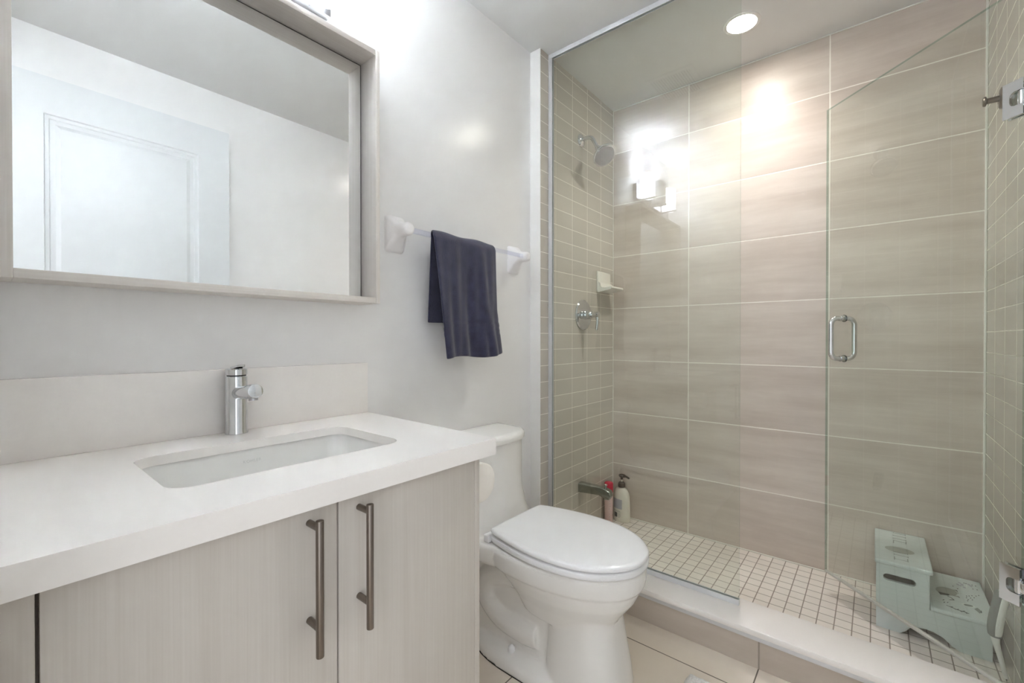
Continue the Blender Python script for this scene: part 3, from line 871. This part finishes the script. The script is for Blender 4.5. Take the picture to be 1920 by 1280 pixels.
# ================================================================== towel bar and towel
tb = thing('towel_bar', (1.23, YW, 1.45), 'clear towel bar between two white ceramic brackets left of the shower', 'towel bar')
BZ, BY = 1.462, 1.200
def bracket(cx):
    bm = B()
    secs = [(0.000, 0.037, 1.393, 1.515, 0.010), (0.008, 0.037, 1.393, 1.515, 0.014), (0.016, 0.035, 1.402, 1.512, 0.016), (0.026, 0.0305, 1.420, 1.505, 0.018),
            (0.038, 0.026, 1.436, 1.494, 0.020), (0.052, 0.023, 1.441, 1.486, 0.021), (0.066, 0.0225, 1.4405, 1.4845, 0.0215), (0.082, 0.0215, 1.4415, 1.4835, 0.0205), (0.0885, 0.018, 1.445, 1.480, 0.017), (0.091, 0.012, 1.451, 1.474, 0.011)]
    rings = [[(cx + a, YW - d_, b) for a, b in rrect(-hw, hw, z0, z1, min(r, hw - 0.0005, (z1 - z0) / 2 - 0.0005), 5)] for d_, hw, z0, z1, r in secs]
    loft(bm, rings)
    return bm
build('bracket', bracket(0.908), M['barceramic'], tb, smooth=60)
build('bracket', bracket(1.548), M['barceramic'], tb, smooth=60)
bm = B(); box(bm, 0.9285, 1.5285, BY - 0.0085, BY + 0.0085, BZ - 0.0085, BZ + 0.0085, 0.002)
build('rail', bm, M['acrylic'], tb)

def towel():
    bm = B()
    random.seed(5)
    nu, nv = 44, 90
    rb = 0.0140
    L_front, L_back = 0.435, 0.305
    tot = L_back + pi * rb + L_front
    grid = []
    for j in range(nv + 1):
        s = tot * j / nv
        row = []
        for i in range(nu + 1):
            u = i / nu
            if s < L_back:
                h = L_back - s; side = 1
            elif s < L_back + pi * rb:
                h = 0; side = 0
            else:
                h = s - L_back - pi * rb; side = -1
            k = h / 0.43
            if side == -1:
                xl, xr = 1.006 + 0.044 * k, 1.330 + 0.002 * k + 0.028 * max(0, k - 0.6) / 0.4
                x = xl + (xr - xl) * u
                fold = 0.011 * k ** 0.6 * (sin(u * 9.0 + 0.6 + 0.5 * k) + 0.6 * sin(u * 21 + 2.0 - 1.2 * k) + 0.25 * sin(u * 43 + 5 * k)) + 0.026 * k ** 0.5 * math.exp(-((u - 0.70 - 0.10 * k) / 0.07) ** 2)
                y = BY - rb - 0.004 - 0.012 * k - fold * 0.7
                z = BZ - h
                z += 0.006 * sin(u * 7) * k + 0.010 * u * k
                # woven band near the hem
                if 0.300 < h < 0.352: y += 0.003
                if abs(h - 0.318) < 0.005 or abs(h - 0.336) < 0.005: y -= 0.004
            elif side == 1:
                x = 1.028 - 0.002 * k + (1.318 - 1.028) * u
                y = BY + rb + 0.006 * sin(u * 8 + 1) * k + 0.018 * k
                z = BZ - h
            else:
                a = (s - L_back) / rb
                x = 1.028 + (1.006 - 1.028) * (a / pi) + ((1.318 - 1.028) + (0.324 - 0.290) * (a / pi)) * u
                y = BY + rb * cos(a); z = BZ + rb * sin(a)
                z += 0.003 * sin(u * 11) * sin(a)
            row.append(bm.verts.new((x, y, z)))
        grid.append(row)
    for j in range(nv):
        for i in range(nu):
            bm.faces.new((grid[j][i], grid[j][i + 1], grid[j + 1][i + 1], grid[j + 1][i]))
    return bm
tw = build('towel', towel(), M['towel'], loc=(1.17, BY, BZ), smooth=80)
so = tw.modifiers.new('thick', 'SOLIDIFY'); so.thickness = 0.006; so.offset = 1.0
sm = tw.modifiers.new('soft', 'SUBSURF'); sm.levels = 1; sm.render_levels = 1
tag(tw, 'dark navy terry towel folded over the clear bar', 'towel')

# ================================================================== toilet
TX = 1.258
def TP(a, b, z): return (TX + a, YW - b, z)
tt = thing('toilet', TP(0, 0.40, 0), 'white one-piece toilet with closed lid between vanity and shower', 'toilet')
def egg(hw, yb, yf, z, sq=2.6, n=56, mid=0.44):
    ym_ = yb + mid * (yf - yb)
    out = []
    for i in range(n):
        t = 2 * pi * i / n
        c_, s_ = cos(t), sin(t)
        if s_ >= 0:
            x = hw * math.copysign(abs(c_) ** (2 / 2.15), c_); y = ym_ + (yf - ym_) * abs(s_) ** (2 / 2.1)
        else:
            x = hw * math.copysign(abs(c_) ** (2 / sq), c_); y = ym_ - (ym_ - yb) * abs(s_) ** (2 / sq)
        out.append(TP(x, y, z))
    return out
def sup(hw, y0_, y1_, z, e=4.0, n=56):
    out = []
    for i in range(n):
        t = 2 * pi * i / n
        c_, s_ = cos(t), sin(t)
        out.append(TP(hw * math.copysign(abs(c_) ** (2 / e), c_), (y0_ + y1_) / 2 + (y1_ - y0_) / 2 * math.copysign(abs(s_) ** (2 / e), s_), z))
    return out
def dshape(hw, y0_, y1_, r, z, n=10):
    # flat at the wall, front corners rounded with a large radius
    pts = [(hw, y0_), (hw, y0_ + max(0.004, (y1_ - r * 0.85 - y0_) / 2))]
    for i in range(n + 1):
        t = radians(90 * i / n); pts.append((hw - r + r * cos(t), y1_ - r * 0.85 + r * 0.85 * sin(t)))
    pts.append((0, y1_ + 0.004))
    left = [(-a, b) for a, b in reversed(pts[:-1])]
    return [TP(a, b, z) for a, b in pts + left]
bm = B()
loft(bm, [egg(0.115, 0.33, 0.640, 0.20), egg(0.138, 0.30, 0.678, 0.255), egg(0.160, 0.27, 0.708, 0.295), egg(0.172, 0.24, 0.722, 0.325), egg(0.176, 0.20, 0.727, 0.338),
          egg(0.184, 0.19, 0.736, 0.346), egg(0.187, 0.19, 0.740, 0.375), egg(0.186, 0.19, 0.738, 0.396), egg(0.180, 0.20, 0.730, 0.404)])
loft(bm, [sup(0.134, 0.425, 0.690, 0.0, 2.7), sup(0.128, 0.430, 0.682, 0.06, 2.7), sup(0.118, 0.435, 0.664, 0.16, 2.7), sup(0.113, 0.435, 0.655, 0.22, 2.7), sup(0.115, 0.43, 0.650, 0.27, 2.7)])
loft(bm, [sup(0.092, 0.035, 0.52, 0.0, 5), sup(0.090, 0.035, 0.52, 0.36, 5)])
loft(bm, [sup(0.156, 0.10, 0.60, 0.0, 2.6), sup(0.153, 0.10, 0.60, 0.022, 2.6), sup(0.142, 0.10, 0.60, 0.036, 2.6), sup(0.105, 0.11, 0.58, 0.050, 2.6)])
loft(bm, [sup(0.165, 0.006, 0.34, 0.335, 5), sup(0.176, 0.004, 0.34, 0.348, 5), sup(0.176, 0.004, 0.34, 0.395, 5), sup(0.170, 0.004, 0.33, 0.404, 5)])
loft(bm, [dshape(0.200, 0.003, 0.235, 0.09, 0.375), dshape(0.190, 0.003, 0.215, 0.10, 0.410), dshape(0.184, 0.003, 0.203, 0.10, 0.450), dshape(0.181, 0.003, 0.198, 0.12, 0.520), dshape(0.183, 0.003, 0.202, 0.135, 0.706)])
for s in (-1, 1):
    pth = catmull([(TX + s * 0.060, YW - 0.40, 0.27), (TX + s * 0.070, YW - 0.29, 0.285), (TX + s * 0.072, YW - 0.20, 0.245), (TX + s * 0.072, YW - 0.19, 0.175), (TX + s * 0.074, YW - 0.26, 0.125), (TX + s * 0.074, YW - 0.36, 0.115), (TX + s * 0.068, YW - 0.415, 0.118)], 6)
    tube(bm, pth, 0.046, 18)
src = build('toilet_source', bm, M['ceramic'])
rm = src.modifiers.new('r', 'REMESH'); rm.mode = 'VOXEL'; rm.voxel_size = 0.0048
sm = src.modifiers.new('s', 'SMOOTH'); sm.factor = 0.5; sm.iterations = 7
bpy.context.view_layer.update()
me = bpy.data.meshes.new_from_object(src.evaluated_get(bpy.context.evaluated_depsgraph_get()))
bpy.data.objects.remove(src)
bm = B(); bm.from_mesh(me)
bmesh.ops.translate(bm, verts=[v for v in bm.verts], vec=(0, 0, 0))
for v in bm.verts:
    if v.co.z < 0.0006: v.co.z = 0.0006
build('bowl_and_tank', bm, M['ceramic'], tt, smooth=180)
bm = B()
loft(bm, [dshape(0.186, 0.004, 0.206, 0.142, 0.7065), dshape(0.192, 0.003, 0.212, 0.144, 0.709), dshape(0.193, 0.002, 0.214, 0.145, 0.722), dshape(0.191, 0.003, 0.212, 0.144, 0.731),
          dshape(0.184, 0.006, 0.204, 0.140, 0.7355), dshape(0.160, 0.02, 0.18, 0.13, 0.7370)])
build('tank_lid', bm, M['ceramic'], tt, smooth=50)
half = [(0.0, 0.252), (0.120, 0.253), (0.146, 0.265), (0.163, 0.32), (0.179, 0.40), (0.186, 0.47), (0.180, 0.565), (0.155, 0.640), (0.112, 0.697), (0.058, 0.735), (0.0, 0.745)]
full = half + [(-a, b) for a, b in reversed(half[1:-1])]
ol = [(p.x, p.y) for p in catmull([(a, b, 0) for a, b in full], 5, True)]
def shrink(o, k, cy=0.48):
    # move every point inwards by about k
    out = []
    n = len(o)
    for i in range(n):
        a, b = o[i - 1], o[(i + 1) % n]
        tx, ty = b[0] - a[0], b[1] - a[1]
        l = math.hypot(tx, ty) or 1
        out.append((o[i][0] - ty / l * k, o[i][1] + tx / l * k))
    return out
if sum(a[0] * b[1] - b[0] * a[1] for a, b in zip(ol, ol[1:] + ol[:1])) < 0: ol = ol[::-1]
def T3(o, z, tiltz=0.0): return [TP(a, b, z + tiltz * (0.745 - b)) for a, b in o]
inr = [(a * 0.62, 0.50 + (b - 0.50) * 0.66) for a, b in ol]
inr2 = [(a * 0.66, 0.50 + (b - 0.50) * 0.70) for a, b in ol]
bm = B()
loft(bm, [T3(shrink(ol, 0.006), 0.4075), T3(shrink(ol, 0.001), 0.410), T3(ol, 0.414), T3(ol, 0.424), T3(shrink(ol, 0.004), 0.4285), T3(inr2, 0.4285), T3(inr, 0.424), T3(inr, 0.4075)], closed_path=True)
build('seat', bm, M['seatplastic'], tt, smooth=50)
LT = 0.012
bm = B()
loft(bm, [T3(shrink(ol, 0.006), 0.4325, LT), T3(shrink(ol, 0.001), 0.4335, LT), T3(ol, 0.437, LT), T3(shrink(ol, 0.0015), 0.443, LT), T3(shrink(ol, 0.006), 0.4465, LT), T3([(a * 0.915, 0.49 + (b - 0.49) * 0.93) for a, b in ol], 0.4485, LT), T3([(a * 0.6, 0.49 + (b - 0.49) * 0.6) for a, b in ol], 0.4495, LT)])
build('seat_lid', bm, M['seatplastic'], tt, smooth=50)
for s in (-1, 1):
    bm = B()
    box(bm, TX + s * 0.135 - 0.022, TX + s * 0.135 + 0.022, YW - 0.262, YW - 0.236, 0.4045, 0.432, 0.006, 3)
    build('hinge_cap', bm, M['seatplastic'], tt)
for s in (-1, 1):
    bm = B(); lathe(bm, TP(s * 0.112, 0.325, 0.040), (0, 0, 1), [(0.0125, 0), (0.0125, 0.010), (0.0105, 0.020), (0.006, 0.025), (0.001, 0.0265)], 20)
    build('bolt_cap', bm, M['seatplastic'], tt)
bm = B()
loft(bm, [sup(0.1565, 0.099, 0.602, 0.0002, 2.6), sup(0.1565, 0.099, 0.602, 0.0022, 2.6)])
build('base_joint', bm, M['dark'], tt)

# ================================================================== toilet paper on the cabinet side
hx0 = 0.750
ph = thing('paper_holder', (hx0, 0.85, 0.742), 'small chrome paper holder on the right side of the vanity cabinet', 'paper holder')
build('base', one(lathe, (hx0, 0.868, 0.742), (1, 0, 0), [(0.020, 0), (0.020, 0.005), (0.010, 0.008)], 24), M['chrome'], ph)
bm = B(); tube(bm, [(hx0 + 0.006, 0.868, 0.742), (hx0 + 0.045, 0.868, 0.742), (hx0 + 0.051, 0.866, 0.742), (hx0 + 0.054, 0.860, 0.742), (hx0 + 0.054, 0.766, 0.742)], 0.0065, 14)
build('arm', bm, M['chrome'], ph)
rl = thing('toilet_paper_roll', (hx0 + 0.054, 0.81, 0.738), 'white toilet paper roll on the cabinet side next to the toilet', 'toilet paper')
bm = B()
nn = 40
def ringY(r, y): return [(hx0 + 0.054 + r * cos(2 * pi * i / nn), y, 0.7385 + r * sin(2 * pi * i / nn)) for i in range(nn)]
loft(bm, [ringY(0.046, 0.757), ringY(0.0485, 0.759), ringY(0.0485, 0.853), ringY(0.046, 0.855), ringY(0.0195, 0.855), ringY(0.0195, 0.757)], closed_path=True)
build('paper', bm, M['paper'], rl, smooth=40)
bm = B(); loft(bm, [ringY(0.0193, 0.765), ringY(0.0193, 0.856), ringY(0.0182, 0.856), ringY(0.0182, 0.765)], closed_path=True)
build('core', bm, M['cab'], rl, smooth=40)
build('end_plug', one(cyl, (hx0 + 0.054, 0.7570, 0.7385), (hx0 + 0.054, 0.764, 0.7385), 0.0194), M['paper'], rl)

# ================================================================== ceiling fittings
dl = thing('downlight', (2.10, 0.447, ZC), 'round recessed ceiling light glowing over the shower', 'ceiling light')
bm = B()
nn = 48
def ringZ(cx, cy, r, z): return [(cx + r * cos(2 * pi * i / nn), cy + r * sin(2 * pi * i / nn), z) for i in range(nn)]
loft(bm, [ringZ(2.10, 0.447, 0.058, ZC - 0.0008), ringZ(2.10, 0.447, 0.072, ZC - 0.0008), ringZ(2.10, 0.447, 0.072, ZC - 0.003), ringZ(2.10, 0.447, 0.066, ZC - 0.006), ringZ(2.10, 0.447, 0.058, ZC - 0.005)], closed_path=True)
build('trim_ring', bm, M['white'], dl, smooth=50)
build('lens', one(lathe, (2.10, 0.447, ZC - 0.0010), (0, 0, -1), [(0.057, 0), (0.057, 0.001), (0.050, 0.0022), (0.02, 0.003)], 40), M['lens'], dl, label='glowing lens')

ld = bpy.data.lights.new('downlight_beam', 'AREA')
ld.shape = 'DISK'; ld.size = 0.10; ld.energy = DOWN_LAMP; ld.color = (1.0, 0.94, 0.90); ld.spread = radians(120)
lo_ = bpy.data.objects.new('downlight_beam', ld); C.objects.link(lo_); lo_.parent = dl; lo_.location = (0, 0, -0.006)

vg = thing('exhaust_vent', (1.128, 0.82, ZC), 'square white slatted exhaust vent in the ceiling before the shower', 'vent')
bm = B()
fr_ = rrect(0.995, 1.261, 0.700, 0.940, 0.008, 4)
prism(bm, fr_, [rrect(1.015, 1.241, 0.720, 0.920, 0.004, 4)], lambda a, b, c: (a, b, c), ZC - 0.012, ZC - 0.0005)
build('frame', bm, M['vinyl'], vg, smooth=0)
build('backing', one(box, 1.016, 1.240, 0.721, 0.919, ZC - 0.0025, ZC - 0.0006), M['dark'], vg, smooth=0)
bm = B()
for i in range(15):
    y = 0.728 + i * 0.0130
    box(bm, 1.016, 1.240, y - 0.0034, y + 0.0034, ZC - 0.011, ZC - 0.004, 0.001)
build('slats', bm, M['vinyl'], vg)

# ================================================================== bath mat
def bathmat():
    bm = B()
    random.seed(8)
    n = 46
    # corner visible near (1.475, 0.46); the mat lies askew towards the doorway
    c0 = V(1.482, 0.468, 0); e1 = V(-0.62, -0.01, 0); e2 = V(-0.015, -0.44, 0)
    grid = []
    for i in range(n + 1):
        row = []
        for j in range(n + 1):
            a, b = i / n, j / n
            edge = min(a, 1 - a, b, 1 - b)
            h = 0.017 * min(1, edge / 0.035) ** 0.5 + 0.0025 * random.uniform(-1, 1) * min(1, edge / 0.03) + 0.0006
            cr = 0.0
            p = c0 + e1 * a + e2 * b
            # round the corners a little
            ca, cb = (0.5 - a), (0.5 - b)
            k = max(0, abs(ca) + abs(cb) - 0.955)
            p += e1 * math.copysign(k * 0.6, ca) + e2 * math.copysign(k * 0.6, cb)
            p += V(random.uniform(-1, 1), random.uniform(-1, 1), 0) * 0.0016
            row.append(bm.verts.new((p.x, p.y, max(0.0006, h))))
        grid.append(row)
    for i in range(n):
        for j in range(n):
            bm.faces.new((grid[i][j], grid[i + 1][j], grid[i + 1][j + 1], grid[i][j + 1]))
    low = [[None] * (n + 1) for _ in range(n + 1)]
    border = [grid[0][j] for j in range(n)] + [grid[i][n] for i in range(n)] + [grid[n][j] for j in range(n, 0, -1)] + [grid[i][0] for i in range(n, 0, -1)]
    base = [bm.verts.new((v.co.x, v.co.y, 0.0003)) for v in border]
    m = len(border)
    for i in range(m):
        k = (i + 1) % m
        bm.faces.new((border[i], border[k], base[k], base[i]))
    bm.faces.new(base)
    return bm
tag(build('bath_mat', bathmat(), M['plush'], loc=(1.17, 0.25, 0), smooth=80), 'fluffy white bath mat on the floor before the shower curb', 'bath mat')
